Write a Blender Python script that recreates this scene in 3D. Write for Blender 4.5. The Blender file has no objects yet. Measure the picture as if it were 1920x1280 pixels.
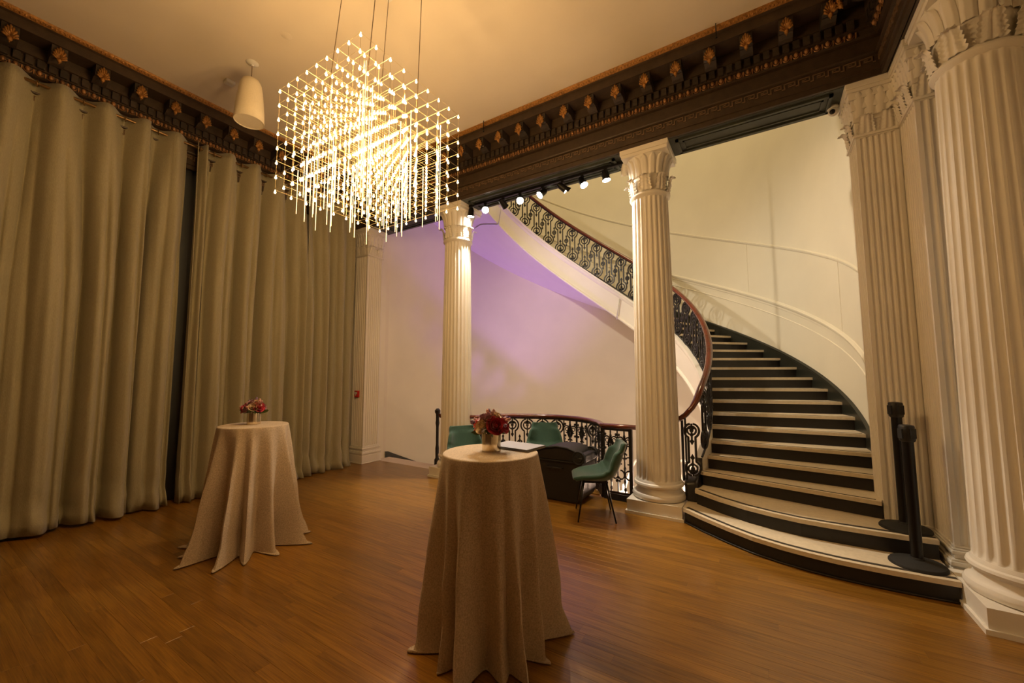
import bpy, math, random
from mathutils import Matrix, Vector
random.seed(7)
PI = math.pi
R = math.radians
S = bpy.context.scene
COL = S.collection

# ------------------------------------------------------------------ camera
def cam_matrix(yaw, pitch, roll):
    cy, sy, cp, sp, cr, sr = math.cos(yaw), math.sin(yaw), math.cos(pitch), math.sin(pitch), math.cos(roll), math.sin(roll)
    f = Vector((-sy*cp, cy*cp, sp)); r = Vector((cy, sy, 0)); u = r.cross(f)
    r2 = r*cr + u*sr; u2 = u*cr - r*sr
    return Matrix(((r2.x, u2.x, -f.x), (r2.y, u2.y, -f.y), (r2.z, u2.z, -f.z))).to_4x4()
cd = bpy.data.cameras.new('camera'); cam = bpy.data.objects.new('camera', cd); COL.objects.link(cam)
cd.sensor_width = 36; cd.lens = 14; cd.clip_start = .02; cd.clip_end = 100
cam.matrix_world = Matrix.Translation((0, 0, 1.6)) @ cam_matrix(R(32.15), R(4.75), R(-.13))
S.camera = cam

# ------------------------------------------------------------------ world, exposure, large lights
W = bpy.data.worlds.new('world'); S.world = W; W.use_nodes = True
W.node_tree.nodes['Background'].inputs[0].default_value = (1, .8, .55, 1)
W.node_tree.nodes['Background'].inputs[1].default_value = .02
S.view_settings.view_transform = 'Standard'; S.view_settings.look = 'None'
S.view_settings.gamma = 1; S.view_settings.use_curve_mapping = False
S.view_settings.exposure = 0.0
WARM = (1, .60, .24)
def lamp(name, kind, loc, energy, color, size=.1, aim=None, angle=60, blend=.4, parent=None):
    l = bpy.data.lights.new(name, kind); l.energy = energy; l.color = color
    if kind == 'AREA': l.shape = 'DISK'; l.size = size
    elif kind == 'SPOT': l.shadow_soft_size = size; l.spot_size = R(angle); l.spot_blend = blend
    else: l.shadow_soft_size = size
    o = bpy.data.objects.new(name, l); COL.objects.link(o); o.location = loc
    if aim is not None:
        o.rotation_euler = (Vector(aim) - Vector(loc)).to_track_quat('-Z', 'Y').to_euler()
    if parent: o.parent = parent
    return o
# light falling down the stairwell from the upper floors, and the violet uplight on the floor below
lamp('stairwell_lamp', 'AREA', (-2.5, 6.2, 9.0), 92, (1, .76, .40), 1.6, aim=(-1.4, 6.6, 0))
lamp('violet_uplight', 'SPOT', (-3.4, 6.2, -2.6), 1050, (.42, .17, 1), .15, aim=(-4.9, 7.7, 4.8), angle=50, blend=.9)
lamp('violet_uplight_well', 'SPOT', (-2.2, 6.2, -2.8), 7, (.62, .40, 1), .15, aim=(-2.2, 8.6, 1.5), angle=100, blend=.9)

# ------------------------------------------------------------------ mesh helpers
class MB:
    def __init__(s): s.v = []; s.f = []
    def hexa(s, p):
        b = len(s.v); s.v += [tuple(q) for q in p]
        for f in ((3, 2, 1, 0), (4, 5, 6, 7), (0, 1, 5, 4), (1, 2, 6, 5), (2, 3, 7, 6), (3, 0, 4, 7)): s.f.append(tuple(b+i for i in f))
    def box(s, x0, x1, y0, y1, z0, z1):
        s.hexa([(x0, y0, z0), (x1, y0, z0), (x1, y1, z0), (x0, y1, z0), (x0, y0, z1), (x1, y0, z1), (x1, y1, z1), (x0, y1, z1)])
    def quad(s, *p):
        b = len(s.v); s.v += [tuple(q) for q in p]; s.f.append(tuple(range(b, b+len(p))))
    def grid(s, fn, nu, nv, wrap=False):
        b = len(s.v); cols = nu if wrap else nu+1
        for j in range(nv+1):
            for i in range(cols): s.v.append(tuple(fn(i/nu, j/nv)))
        for j in range(nv):
            for i in range(nu):
                a = b+j*cols+i; c = b+j*cols+(i+1) % cols
                s.f.append((a, c, c+cols, a+cols))
    def lathe(s, prof, n=32, c=(0, 0, 0), cap=True):
        b = len(s.v)
        for r, z in prof:
            for i in range(n):
                a = 2*PI*i/n; s.v.append((c[0]+r*math.cos(a), c[1]+r*math.sin(a), c[2]+z))
        for j in range(len(prof)-1):
            for i in range(n):
                k = (i+1) % n; s.f.append((b+j*n+i, b+j*n+k, b+(j+1)*n+k, b+(j+1)*n+i))
        if cap:
            s.f.append(tuple(b+i for i in range(n))[::-1]); s.f.append(tuple(b+(len(prof)-1)*n+i for i in range(n)))
    def tube(s, pts, r, n=6, closed=False, cap=True, sx=1, sy=1, up=(0, 0, 1), rot=0):
        pts = [Vector(p) for p in pts]; m = len(pts); b = len(s.v)
        for i, p in enumerate(pts):
            if closed: t = pts[(i+1) % m]-pts[i-1]
            else: t = pts[min(i+1, m-1)]-pts[max(i-1, 0)]
            t = t.normalized() if t.length > 1e-9 else Vector((0, 0, 1))
            u = Vector(up)
            if abs(t.dot(u)) > .98: u = Vector((1, 0, 0)) if abs(t.x) < .9 else Vector((0, 1, 0))
            a = t.cross(u).normalized(); c = a.cross(t)
            rr = r[i] if isinstance(r, (list, tuple)) else r
            for k in range(n):
                g = 2*PI*k/n+rot; q = p+a*(math.cos(g)*rr*sx)+c*(math.sin(g)*rr*sy); s.v.append(tuple(q))
        for i in range(m if closed else m-1):
            j = (i+1) % m
            for k in range(n):
                l = (k+1) % n; s.f.append((b+i*n+k, b+i*n+l, b+j*n+l, b+j*n+k))
        if cap and not closed:
            s.f.append(tuple(b+k for k in range(n))[::-1]); s.f.append(tuple(b+(m-1)*n+k for k in range(n)))
    def sphere(s, c, r, nu=10, nv=6, sz=1):
        s.lathe([(max(1e-4, r*math.sin(PI*j/nv)), -r*sz*math.cos(PI*j/nv)) for j in range(nv+1)], nu, c, cap=False)
    def prism(s, poly, fn0, fn1, closed=True):
        """poly of 2-D points swept between two placements"""
        b = len(s.v); n = len(poly)
        s.v += [tuple(fn0(*p)) for p in poly]+[tuple(fn1(*p)) for p in poly]
        for i in range(n if closed else n-1):
            j = (i+1) % n; s.f.append((b+i, b+j, b+n+j, b+n+i))
        if closed: s.f.append(tuple(b+i for i in range(n))[::-1]); s.f.append(tuple(b+n+i for i in range(n)))
    def xf(s, M):
        s.v = [tuple(M @ Vector(p)) for p in s.v]; return s
    def mesh(s, name, mat=None, smooth=False, angle=None):
        me = bpy.data.meshes.new(name); me.from_pydata(s.v, [], s.f)
        if mat: me.materials.append(mat)
        if smooth:
            me.polygons.foreach_set('use_smooth', [True]*len(me.polygons))
            if angle: me.set_sharp_from_angle(angle=R(angle))
        me.update(); return me
    def build(s, name, mat, parent=None, smooth=False, angle=None):
        return link(name, s.mesh(name, mat, smooth, angle), parent)
def link(name, me, parent=None, loc=None, rot=None, scale=None):
    o = bpy.data.objects.new(name, me); COL.objects.link(o)
    if parent: o.parent = parent
    if loc is not None: o.location = loc
    if rot is not None: o.rotation_euler = rot
    if scale is not None: o.scale = scale
    return o
def tag(o, label, cat, group=None):
    o['label'] = label; o['category'] = cat
    if group: o['group'] = group
    return o
def struct(o): o['kind'] = 'structure'; return o
def thing(name, label, cat, loc=(0, 0, 0), rz=0, group=None):
    o = bpy.data.objects.new(name, None); COL.objects.link(o); o.location = loc; o.rotation_euler = (0, 0, rz)
    o.empty_display_size = .1
    return tag(o, label, cat, group)
def dup(root, loc, rz, label=None):
    r = root.copy(); COL.objects.link(r); r.location = loc; r.rotation_euler = (0, 0, rz)
    if label: r['label'] = label
    for ch in list(root.children):
        c = ch.copy(); COL.objects.link(c); c.parent = r
        for g in ch.children:
            d = g.copy(); COL.objects.link(d); d.parent = c
    return r
def recalc(me):
    import bmesh
    b = bmesh.new(); b.from_mesh(me); bmesh.ops.recalc_face_normals(b, faces=b.faces[:]); b.to_mesh(me); b.free()
def subsurf(o, lv=1):
    m = o.modifiers.new('s', 'SUBSURF'); m.levels = lv; m.render_levels = lv; return o
def solid(o, t, off=0):
    m = o.modifiers.new('t', 'SOLIDIFY'); m.thickness = t; m.offset = off; return o
def bevel(o, w, seg=2):
    m = o.modifiers.new('b', 'BEVEL'); m.width = w; m.segments = seg; m.limit_method = 'ANGLE'; return o

# ------------------------------------------------------------------ materials
def mat(name, col, rough=.6, metal=0, var=0, scale=8, bump=0, bscale=60, sheen=0, coat=0, stretch=(1, 1, 1), rnd=0, spec=.5, detail=3):
    m = bpy.data.materials.new(name); m.use_nodes = True; nt = m.node_tree; N = nt.nodes; L = nt.links
    p = N['Principled BSDF']; p.inputs['Base Color'].default_value = (*col, 1); p.inputs['Roughness'].default_value = rough
    p.inputs['Metallic'].default_value = metal; p.inputs['Specular IOR Level'].default_value = spec
    if sheen: p.inputs['Sheen Weight'].default_value = sheen; p.inputs['Sheen Roughness'].default_value = .4
    if coat: p.inputs['Coat Weight'].default_value = coat; p.inputs['Coat Roughness'].default_value = .12
    tc = N.new('ShaderNodeTexCoord'); mp = N.new('ShaderNodeMapping'); mp.inputs['Scale'].default_value = stretch
    L.new(tc.outputs['Object'], mp.inputs['Vector'])
    if var or rnd:
        nz = N.new('ShaderNodeTexNoise'); nz.inputs['Scale'].default_value = scale; nz.inputs['Detail'].default_value = detail
        L.new(mp.outputs[0], nz.inputs['Vector'])
        hsv = N.new('ShaderNodeHueSaturation'); hsv.inputs['Color'].default_value = (*col, 1)
        mr = N.new('ShaderNodeMapRange'); mr.inputs['To Min'].default_value = 1-var; mr.inputs['To Max'].default_value = 1+var
        mr.inputs['From Min'].default_value = .25; mr.inputs['From Max'].default_value = .75
        L.new(nz.outputs['Fac'], mr.inputs['Value'])
        if rnd:
            oi = N.new('ShaderNodeObjectInfo'); m2 = N.new('ShaderNodeMapRange')
            m2.inputs['To Min'].default_value = 1-rnd; m2.inputs['To Max'].default_value = 1+rnd
            L.new(oi.outputs['Random'], m2.inputs['Value'])
            mu = N.new('ShaderNodeMath'); mu.operation = 'MULTIPLY'
            L.new(mr.outputs[0], mu.inputs[0]); L.new(m2.outputs[0], mu.inputs[1]); L.new(mu.outputs[0], hsv.inputs['Value'])
        else: L.new(mr.outputs[0], hsv.inputs['Value'])
        L.new(hsv.outputs[0], p.inputs['Base Color'])
    if bump:
        n2 = N.new('ShaderNodeTexNoise'); n2.inputs['Scale'].default_value = bscale; n2.inputs['Detail'].default_value = 4
        L.new(mp.outputs[0], n2.inputs['Vector'])
        bp = N.new('ShaderNodeBump'); bp.inputs['Strength'].default_value = bump; bp.inputs['Distance'].default_value = .01
        L.new(n2.outputs['Fac'], bp.inputs['Height']); L.new(bp.outputs[0], p.inputs['Normal'])
    return m
def emis(name, col, strength, base=(.9, .9, .85)):
    m = mat(name, base, .4); p = m.node_tree.nodes['Principled BSDF']
    p.inputs['Emission Color'].default_value = (*col, 1); p.inputs['Emission Strength'].default_value = strength
    return m
def wood_mat(name, dark, light, rough=.28):
    m = bpy.data.materials.new(name); m.use_nodes = True; nt = m.node_tree; N = nt.nodes; L = nt.links
    p = N['Principled BSDF']; p.inputs['Roughness'].default_value = rough; p.inputs['Coat Weight'].default_value = .25; p.inputs['Coat Roughness'].default_value = .2
    tc = N.new('ShaderNodeTexCoord'); oi = N.new('ShaderNodeObjectInfo')
    ge = N.new('ShaderNodeNewGeometry')
    ad = N.new('ShaderNodeVectorMath'); ad.operation = 'MULTIPLY_ADD'; ad.inputs[1].default_value = (37, 53, 71)
    L.new(oi.outputs['Random'], ad.inputs[0]); L.new(ge.outputs['Position'], ad.inputs[2])
    mp = N.new('ShaderNodeMapping'); mp.inputs['Scale'].default_value = (.9, 14, 1); L.new(ad.outputs[0], mp.inputs['Vector'])
    nz = N.new('ShaderNodeTexNoise'); nz.inputs['Scale'].default_value = 1.6; nz.inputs['Detail'].default_value = 8; nz.inputs['Distortion'].default_value = 1.6; nz.inputs['Roughness'].default_value = .62
    L.new(mp.outputs[0], nz.inputs['Vector'])
    mp2 = N.new('ShaderNodeMapping'); mp2.inputs['Scale'].default_value = (4, 160, 1); L.new(ad.outputs[0], mp2.inputs['Vector'])
    n2 = N.new('ShaderNodeTexNoise'); n2.inputs['Scale'].default_value = 1; n2.inputs['Detail'].default_value = 2; L.new(mp2.outputs[0], n2.inputs['Vector'])
    mx = N.new('ShaderNodeMix'); mx.data_type = 'FLOAT'; mx.inputs[0].default_value = .42
    L.new(nz.outputs['Fac'], mx.inputs[2]); L.new(n2.outputs['Fac'], mx.inputs[3])
    cr = N.new('ShaderNodeValToRGB'); cr.color_ramp.elements[0].position = .38; cr.color_ramp.elements[1].position = .62
    cr.color_ramp.elements[0].color = (*dark, 1); cr.color_ramp.elements[1].color = (*light, 1)
    L.new(mx.outputs[0], cr.inputs[0])
    hs = N.new('ShaderNodeHueSaturation'); m2 = N.new('ShaderNodeMapRange'); m2.inputs['To Min'].default_value = .82; m2.inputs['To Max'].default_value = 1.15
    L.new(oi.outputs['Random'], m2.inputs['Value']); L.new(m2.outputs[0], hs.inputs['Value']); L.new(cr.outputs[0], hs.inputs['Color'])
    L.new(hs.outputs[0], p.inputs['Base Color'])
    bp = N.new('ShaderNodeBump'); bp.inputs['Strength'].default_value = .08; bp.inputs['Distance'].default_value = .004
    L.new(mx.outputs[0], bp.inputs['Height']); L.new(bp.outputs[0], p.inputs['Normal'])
    return m
M_plaster = mat('plaster_cream', (.80, .745, .63), .75, var=.03, scale=3, bump=.04, bscale=120)
M_white = mat('painted_white', (.80, .76, .68), .5, var=.02, scale=4)
M_wall = mat('stair_wall_paint', (.80, .755, .62), .6, var=.03, scale=2)
M_ceil = mat('ceiling_paint', (.76, .68, .55), .8, var=.03, scale=2, bump=.05, bscale=40)
M_dark = mat('dark_bronze_paint', (.050, .030, .016), .5, var=.25, scale=14, bump=.2, bscale=90)
M_darkpiece = mat('dark_bronze_relief', (.045, .032, .023), .45, var=.3, scale=30, rnd=.3)
M_green = mat('dark_green_soffit', (.045, .05, .036), .5, var=.3, scale=6)
M_gold = mat('old_gold_leaf', (.36, .17, .04), .45, metal=.35, var=.5, scale=45, bump=.5, bscale=90)
M_egg = mat('copper_gilt_egg', (.30, .15, .06), .45, metal=.3, var=.4, scale=50, rnd=.35)
M_floorb = wood_mat('floor_wood_base', (.10, .040, .010), (.24, .105, .030))
M_plank = wood_mat('oak_plank', (.155, .066, .008), (.315, .150, .018))
M_curtain = mat('sage_curtain_fabric', (.36, .325, .21), .85, var=.10, scale=160, bump=.25, bscale=220, sheen=.25, stretch=(1, 1, .25))
M_lining = mat('grey_blackout_lining', (.10, .11, .12), .8)
M_brass = mat('curtain_rod_brass', (.35, .22, .10), .35, metal=.9)
M_iron = mat('black_wrought_iron', (.012, .010, .010), .42, var=.2, scale=20)
M_mahog = mat('polished_mahogany', (.11, .022, .009), .18, var=.25, scale=6, coat=.6, stretch=(1, 1, 1))
M_tread = mat('cream_stone_tread', (.66, .57, .42), .6, var=.08, scale=30, bump=.05)
M_riser = mat('black_riser_paint', (.014, .012, .011), .5, var=.2, scale=20)
M_strip = mat('dark_nonslip_strip', (.035, .028, .018), .8)
M_stringer = mat('black_green_stringer', (.020, .022, .017), .35)
M_cloth = mat('taupe_linen', (.52, .42, .305), .9, var=.30, scale=120, bump=.3, bscale=300, sheen=.15, detail=5)
M_velvet = mat('green_velvet', (.020, .068, .045), .75, var=.15, scale=60, sheen=.5, bump=.1, bscale=200)
M_blackm = mat('black_metal', (.012, .011, .011), .35, metal=.5)
M_plastic = mat('black_rotomoulded_plastic', (.014, .013, .013), .48, bump=.15, bscale=150)
M_rubber = mat('black_rubber', (.012, .012, .012), .7)
M_wire = mat('polished_nickel_wire', (.50, .40, .22), .45, metal=.2)
M_cable = mat('dark_cable', (.10, .06, .02), .5)
M_red = mat('red_enamel', (.55, .015, .012), .35)
M_whitep = mat('white_plastic', (.78, .76, .70), .4)
M_shade = mat('cream_linen_shade', (.80, .72, .55), .8, var=.05, scale=90, bump=.1, bscale=200)
M_vase = mat('mercury_glass', (.80, .70, .52), .12, metal=.95, var=.15, scale=25)
M_lap = mat('grey_aluminium', (.20, .19, .19), .45, metal=.3)
M_lens = emis('lit_spot_lens', (1, .90, .74), 60)
M_bulb = emis('lit_led_bulb', (1, .70, .34), 9)
M_rod = emis('lit_glass_rod', (1, .74, .38), 1.6, base=(.9, .8, .6))
M_rose = mat('crimson_rose', (.42, .020, .045), .55, var=.25, scale=60, sheen=.2)
M_rose2 = mat('coral_rose', (.62, .09, .06), .55, var=.25, scale=60, sheen=.2)
M_rose3 = mat('cream_rose', (.62, .47, .30), .6, var=.15, scale=60)
M_rose4 = mat('dusty_mauve_rose', (.38, .20, .22), .6, var=.2, scale=60)
M_lilac = mat('lilac_blossom', (.26, .16, .30), .65, var=.25, scale=90, rnd=.25)
M_pinkf = mat('pale_pink_blossom', (.62, .34, .30), .6, var=.25, scale=90, rnd=.2)
M_leaf = mat('leaf_green', (.07, .11, .025), .5, var=.3, scale=40, rnd=.3)
M_lowbounce = mat('brown_low_bounce_wall', (.16, .10, .06), .6, var=.1)  # dark brown invented for the unseen front wall, to cut bounced light
M_carpet = mat('light_landing_carpet', (.60, .50, .40), .85, var=.08, scale=60)

# ------------------------------------------------------------------ room dimensions
XL, XR = -6.46, 1.08            # frieze planes of the side walls
YC = 4.80                       # frieze plane of the colonnade
ZS, ZC = 4.38, 5.22             # soffit, ceiling
CX, CY, RO, RI = -2.69, 5.75, 3.65, 2.10   # stair drum
RISE, DTH = .155, 5.6
YF = -3.2
def th(k): return R(2.7+DTH*(k-6))
def pol(r, t, z): return (CX+r*math.cos(t), CY+r*math.sin(t), z)

# bay of the balcony between the columns
BAY = [(-3.915, 5.17), (-3.80, 5.44), (-3.55, 5.68), (-3.2, 5.84), (-2.85, 5.90), (-2.5, 5.84), (-2.2, 5.68), (-1.98, 5.45), (-1.84, 5.20)]
def bay_x(y):
    """x-range of the bay at y"""
    xs = []
    for a, b in zip(BAY, BAY[1:]):
        if (a[1]-y)*(b[1]-y) <= 0 and a[1] != b[1]:
            t = (y-a[1])/(b[1]-a[1]); xs.append(a[0]+t*(b[0]-a[0]))
    return (min(xs), max(xs)) if len(xs) >= 2 else None

# ------------------------------------------------------------------ floor
m = MB()
poly = [(-6.6, YF), (2.6, YF), (2.6, 5.14), (-1.5, 5.14)]+BAY[::-1]+[(-4.3, 5.14), (-6.6, 5.14)]
b = len(poly); m.v = [(x, y, -.012) for x, y in poly]+[(x, y, -.30) for x, y in poly]
m.f = [tuple(range(b)), tuple(range(2*b-1, b-1, -1))]+[(i, b+i, b+(i+1) % b, (i+1) % b) for i in range(b)]
FLOOR = struct(m.build('floor', M_floorb))
def in_view(x, y):
    d = -.532*x+.847*y; 
    return d > .2 and abs((.847*x+.532*y)/d) < 1.36
PW = .083
planks = []
y = YF; row = 0
while y < 5.9:
    y1 = y+PW
    if y1 <= 5.14+1e-6: spans = [(-6.6, 2.6)]
    elif y < 5.14: spans = [(-6.6, 2.6)]; y1 = 5.14
    else:
        r0, r1 = bay_x(y), bay_x(y1); spans = []
        if r0 and r1: spans = [(max(r0[0], r1[0]), min(r0[1], r1[1]))]
    for s0, s1 in spans:
        x = s0-random.random()*1.3
        while x < s1:
            l = random.choice((1.35, 1.6, 1.85, 2.1)); a, c = max(x, s0), min(x+l, s1)
            if c-a > .05: planks.append((a, c, y, y1))
            x += l
    y += PW; row += 1
cache = {}
def plank_mesh(l, w):
    k = (round(l, 3), round(w, 3))
    if k not in cache:
        q = MB(); e = .0003; t = .0009
        q.v = [(0, 0, -.013), (l, 0, -.013), (l, w, -.013), (0, w, -.013), (0, 0, -t), (l, 0, -t), (l, w, -t), (0, w, -t), (e+t, t, 0), (l-e-t, t, 0), (l-e-t, w-t, 0), (e+t, w-t, 0)]
        q.f = [(0, 1, 5, 4), (1, 2, 6, 5), (2, 3, 7, 6), (3, 0, 4, 7), (4, 5, 9, 8), (5, 6, 10, 9), (6, 7, 11, 10), (7, 4, 8, 11), (8, 9, 10, 11)]
        cache[k] = q.mesh('plank', M_plank)
    return cache[k]
def pscore(p):
    best = 0
    for t in (.1, .5, .9):
        xx = p[0]+(p[1]-p[0])*t; yy = p[2]
        if in_view(xx, yy):
            d = -.532*xx+.847*yy; best = max(best, 1/max(d, 1.9))
    return best
planks.sort(key=pscore, reverse=True)
rest = MB()
for i, (a, c, y0, y1) in enumerate(planks):
    if i < 298 and pscore(planks[i]) > 0:
        link('plank', plank_mesh(c-a, y1-y0), FLOOR, (a, y0, 0))
    else:
        q = plank_mesh(c-a, y1-y0); bb = len(rest.v)
        rest.v += [(v.co.x+a, v.co.y+y0, v.co.z) for v in q.vertices]; rest.f += [tuple(bb+k for k in f.vertices) for f in q.polygons]
o = rest.build('plank_field', M_plank, FLOOR); o['kind'] = 'stuff'

# ------------------------------------------------------------------ shell
m = MB(); m.box(-6.6, 2.6, YF, 5.25, ZC, ZC+.12); CEIL = struct(m.build('ceiling', M_ceil))
q = MB(); q.box(-5.72, .36, YF+.4, 4.06, ZC-.010, ZC+.01); q.build('ceiling_field', M_ceil, CEIL)
m = MB(); m.box(XL-.34, XL-.20, YF, 5.2, -.3, ZC); struct(m.build('wall_left', M_plaster))
m = MB(); m.box(1.75, 1.9, YF, 5.25, -.3, ZC); struct(m.build('wall_right', M_plaster))
m = MB(); m.box(-6.6, 2.6, YF-.15, YF, -.3, ZC); struct(m.build('wall_front', M_lowbounce))
# drum wall of the stair hall
m = MB(); A0, A1 = R(-10.5), R(190)
m.grid(lambda u, v: pol(RO+(.0), A0+(A1-A0)*u, -4+14*v), 120, 14)
m.grid(lambda u, v: pol(RO+.12, A1+(A0-A1)*u, -4+14*v), 60, 1)
DRUM = struct(m.build('wall_back', M_wall, smooth=True))
m = MB(); m.box(-6.6, 2.6, 4.9, 5.25, ZC+.12, 10); struct(m.build('wall_upper', M_wall))
m = MB(); m.lathe([(3.95, -4.2), (3.95, -4.0)], 64, (CX, CY, 0)); struct(m.build('floor_lower', M_carpet))
m = MB(); m.lathe([(3.95, 10), (3.95, 10.1)], 64, (CX, CY, 0)); struct(m.build('ceiling_upper', M_ceil))
m = MB(); m.box(-6.6, 2.6, 5.13, 5.14, -4, -.02); struct(m.build('wall_well', M_plaster))
# side returns that close the hall to the drum
m = MB(); m.box(.935, 1.8, 5.0, 5.25, -.3, 10); struct(m.build('wall_side_stair', M_plaster))
m = MB(); m.box(-6.6, -6.315, 5.12, 5.40, -4, 10); struct(m.build('wall_side_landing', M_plaster))

# ------------------------------------------------------------------ entablatures (trim)
PROF = [(0, 4.38), (.02, 4.38), (.02, 4.435), (.032, 4.44), (.032, 4.49), (.032, 4.575), (.055, 4.585), (.06, 4.60), (.0, 4.61), (.0, 4.765), (.03, 4.775), (.05, 4.79), (.06, 4.84),
        (.085, 4.845), (.085, 4.94), (.12, 4.95), (.125, 5.06), (.335, 5.065), (.335, 5.165), (.35, 5.172), (.36, 5.178), (.372, 5.184), (.392, 5.20), (.398, 5.212), (.40, 5.22), (0, 5.22)]
GOLD0 = 20
def key_unit():
    q = MB(); w = .118; t = .010; h = .062; d = .009
    def bar(x0, x1, z0, z1): q.box(x0, x1, -d, 0, z0, z1)
    bar(0, .098, h-t, h); bar(0, t, 0, h); bar(.088, .098, .016, h); bar(.034, .098, .016, .016+t); bar(.034, .034+t, .016, .038); bar(.034, .066, .034, .034+t); bar(.098, w, 0, t)
    return q.mesh('key_block', M_keym)
M_keym = mat('bronze_key_relief', (.16, .10, .055), .45, var=.2, scale=30)
KEY = key_unit()
q = MB(); q.box(-.027, .027, -.118, -.085, 4.852, 4.938); DENT = q.mesh('dentil', M_darkpiece)
q = MB(); q.sphere((0, -.068, 4.815), .021, 8, 6, 1.35); EGG = q.mesh('egg_ornament', M_egg, True)
q = MB(); q.tube([(math.cos(a)*.031, -.060, 4.825+math.sin(a)*.042) for a in [PI+PI*i/8 for i in range(9)]], .0045, 4); 
q.hexa([(.038, -.07, 4.785), (.046, -.07, 4.785), (.046, -.05, 4.785), (.038, -.05, 4.785), (.036, -.072, 4.83), (.048, -.072, 4.83), (.048, -.05, 4.83), (.036, -.05, 4.83)])
EGGF = q.mesh('egg_surround', M_egg)
q = MB()   # modillion bracket: scrolled block
pr = [(-.12, 4.93), (-.16, 4.915), (-.20, 4.925), (-.25, 4.95), (-.285, 4.935), (-.312, 4.945), (-.322, 4.98), (-.318, 5.063), (-.12, 5.063)]
q.prism(pr, lambda a, z: (-.058, a, z), lambda a, z: (.058, a, z)); MODI = q.mesh('modillion', M_darkpiece); recalc(MODI)
def acanthus_leaf(h=.2, w=.07, curl=.06, lobes=5, nu=8, nv=14, bow=.02):
    q = MB()
    def fn(u, v):
        s = (u-.5)*2
        wd = w*(1-.35*v)*(1-max(0, v-.75)**2*6)*(.80+.2*abs(math.sin(lobes*PI*v)))
        x = s*wd; z = h*min(v, .86+.0*v)-(max(0, v-.8)/.2)**2*h*.10
        y = -(bow*math.sin(v*PI*.8)+curl*max(0, v-.55)**2*5.0)-.014*math.cos(s*PI*.5)+.011*math.cos(s*PI*3)*(1-v*.3)+.007*math.sin(lobes*2*PI*v+abs(s)*2.5)*abs(s)
        return (x, y, z)
    q.grid(fn, nu, nv); return q
lf = MB()
for k in range(9):          # gilt palmette on the nose of the bracket
    a = R(-78+156*k/8); l = .085-.018*abs(math.sin(a)); sx = math.sin(a); cz = math.cos(a)
    lf.tube([(sx*.008, -.322, 4.915+cz*.01), (sx*l*.45, -.345, 4.915+cz*l*.75), (sx*l*.72, -.352, 4.915+cz*l*1.35), (sx*l*.80, -.340, 4.915+cz*l*1.62)], [.005, .010, .012, .004], 5)
lf.sphere((0, -.335, 4.905), .02, 7, 5, 1.3)
lf.tube([(0, -.330, 4.90), (0, -.322, 4.87)], [.014, .003], 5)
MLEAF = lf.mesh('gilt_leaf', M_gold, True)
def entablature(name, place, L0, L1, s0, s1, mod_sp=.322, back=None):
    """place(s,o,z) -> world; s along the wall from s0 to s1; mitre end rates L0, L1"""
    m = MB(); body = [(-.012, 4.38)]+PROF[1:GOLD0+1]+[(.36, 5.215), (-.012, 5.215)]
    m.prism(body, lambda o, z: place(s0+L0*o, o, z), lambda o, z: place(s1+L1*o, o, z))
    ob = struct(m.build(name, M_dark)); recalc(ob.data)
    g = MB(); gp = PROF[GOLD0:-1]+[(.36, 5.22)]
    g.prism(gp, lambda o, z: place(s0+L0*o, o, z), lambda o, z: place(s1+L1*o, o, z)); go = g.build('gilt_moulding', M_gold, ob); recalc(go.data)
    g = MB(); p0 = place(0, 0, 0); p1 = place(1, 0, 0)
    ang = math.atan2(p1[1]-p0[1], p1[0]-p0[0])
    def put(nm, me, s, o=0, z=0): return link(nm, me, ob, place(s, o, z), (0, 0, ang))
    lo, hi = s0+L0*.34+.06, s1+L1*.34-.06
    n = int((hi-lo)/mod_sp); st = (hi-lo)/n
    for i in range(n+1):
        a = put('modillion', MODI, lo+i*st); link('gilt_leaf', MLEAF, a)
    dsp = st/4; lo2, hi2 = s0+L0*.1+.05, s1+L1*.1-.05
    nd = int((hi2-lo2)/dsp)
    for i in range(nd+1): put('dentil', DENT, lo2+i*dsp)
    for i in range(nd+1):
        e = put('egg_ornament', EGG, lo2+i*dsp); link('egg_surround', EGGF, e)
    nk = int((s1-s0-.1)/.118)
    for i in range(nk): put('key_block', KEY, s0+.05+i*.118, .032, 4.503)
    # gilt leaf-and-tongue beads along the crown moulding
    g = MB(); k = s0+L0*.4+.02
    while k < s1+L1*.4-.02:
        c = place(k, .380, 5.196); g.sphere(c, .0125, 5, 4, 1.3); k += .034
    o2 = g.build('gilt_bead_row', M_gold, ob, True); o2['kind'] = 'stuff'
    return ob
T1 = entablature('trim_1', lambda s, o, z: (s, YC-o, z), 1, -1, XL, XR)
T2 = entablature('trim_2', lambda s, o, z: (XL+o, s, z), 0, -1, -.9, YC)
T3 = entablature('trim_3', lambda s, o, z: (XR-o, -s, z), 1, 0, -YC, -1.6)
# beams behind the mouldings
m = MB(); m.box(XL-.1, 1.6, YC+.02, 5.25, ZS, ZC); BEAM = struct(m.build('trim_4', M_green))
m = MB(); m.box(XL-.2, XL-.02, -1.2, YC, 4.42, ZC); struct(m.build('trim_6', M_dark))
m = MB(); m.box(XR+.02, 1.75, 1.2, YC, ZS, ZC); struct(m.build('trim_5', M_dark))
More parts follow.
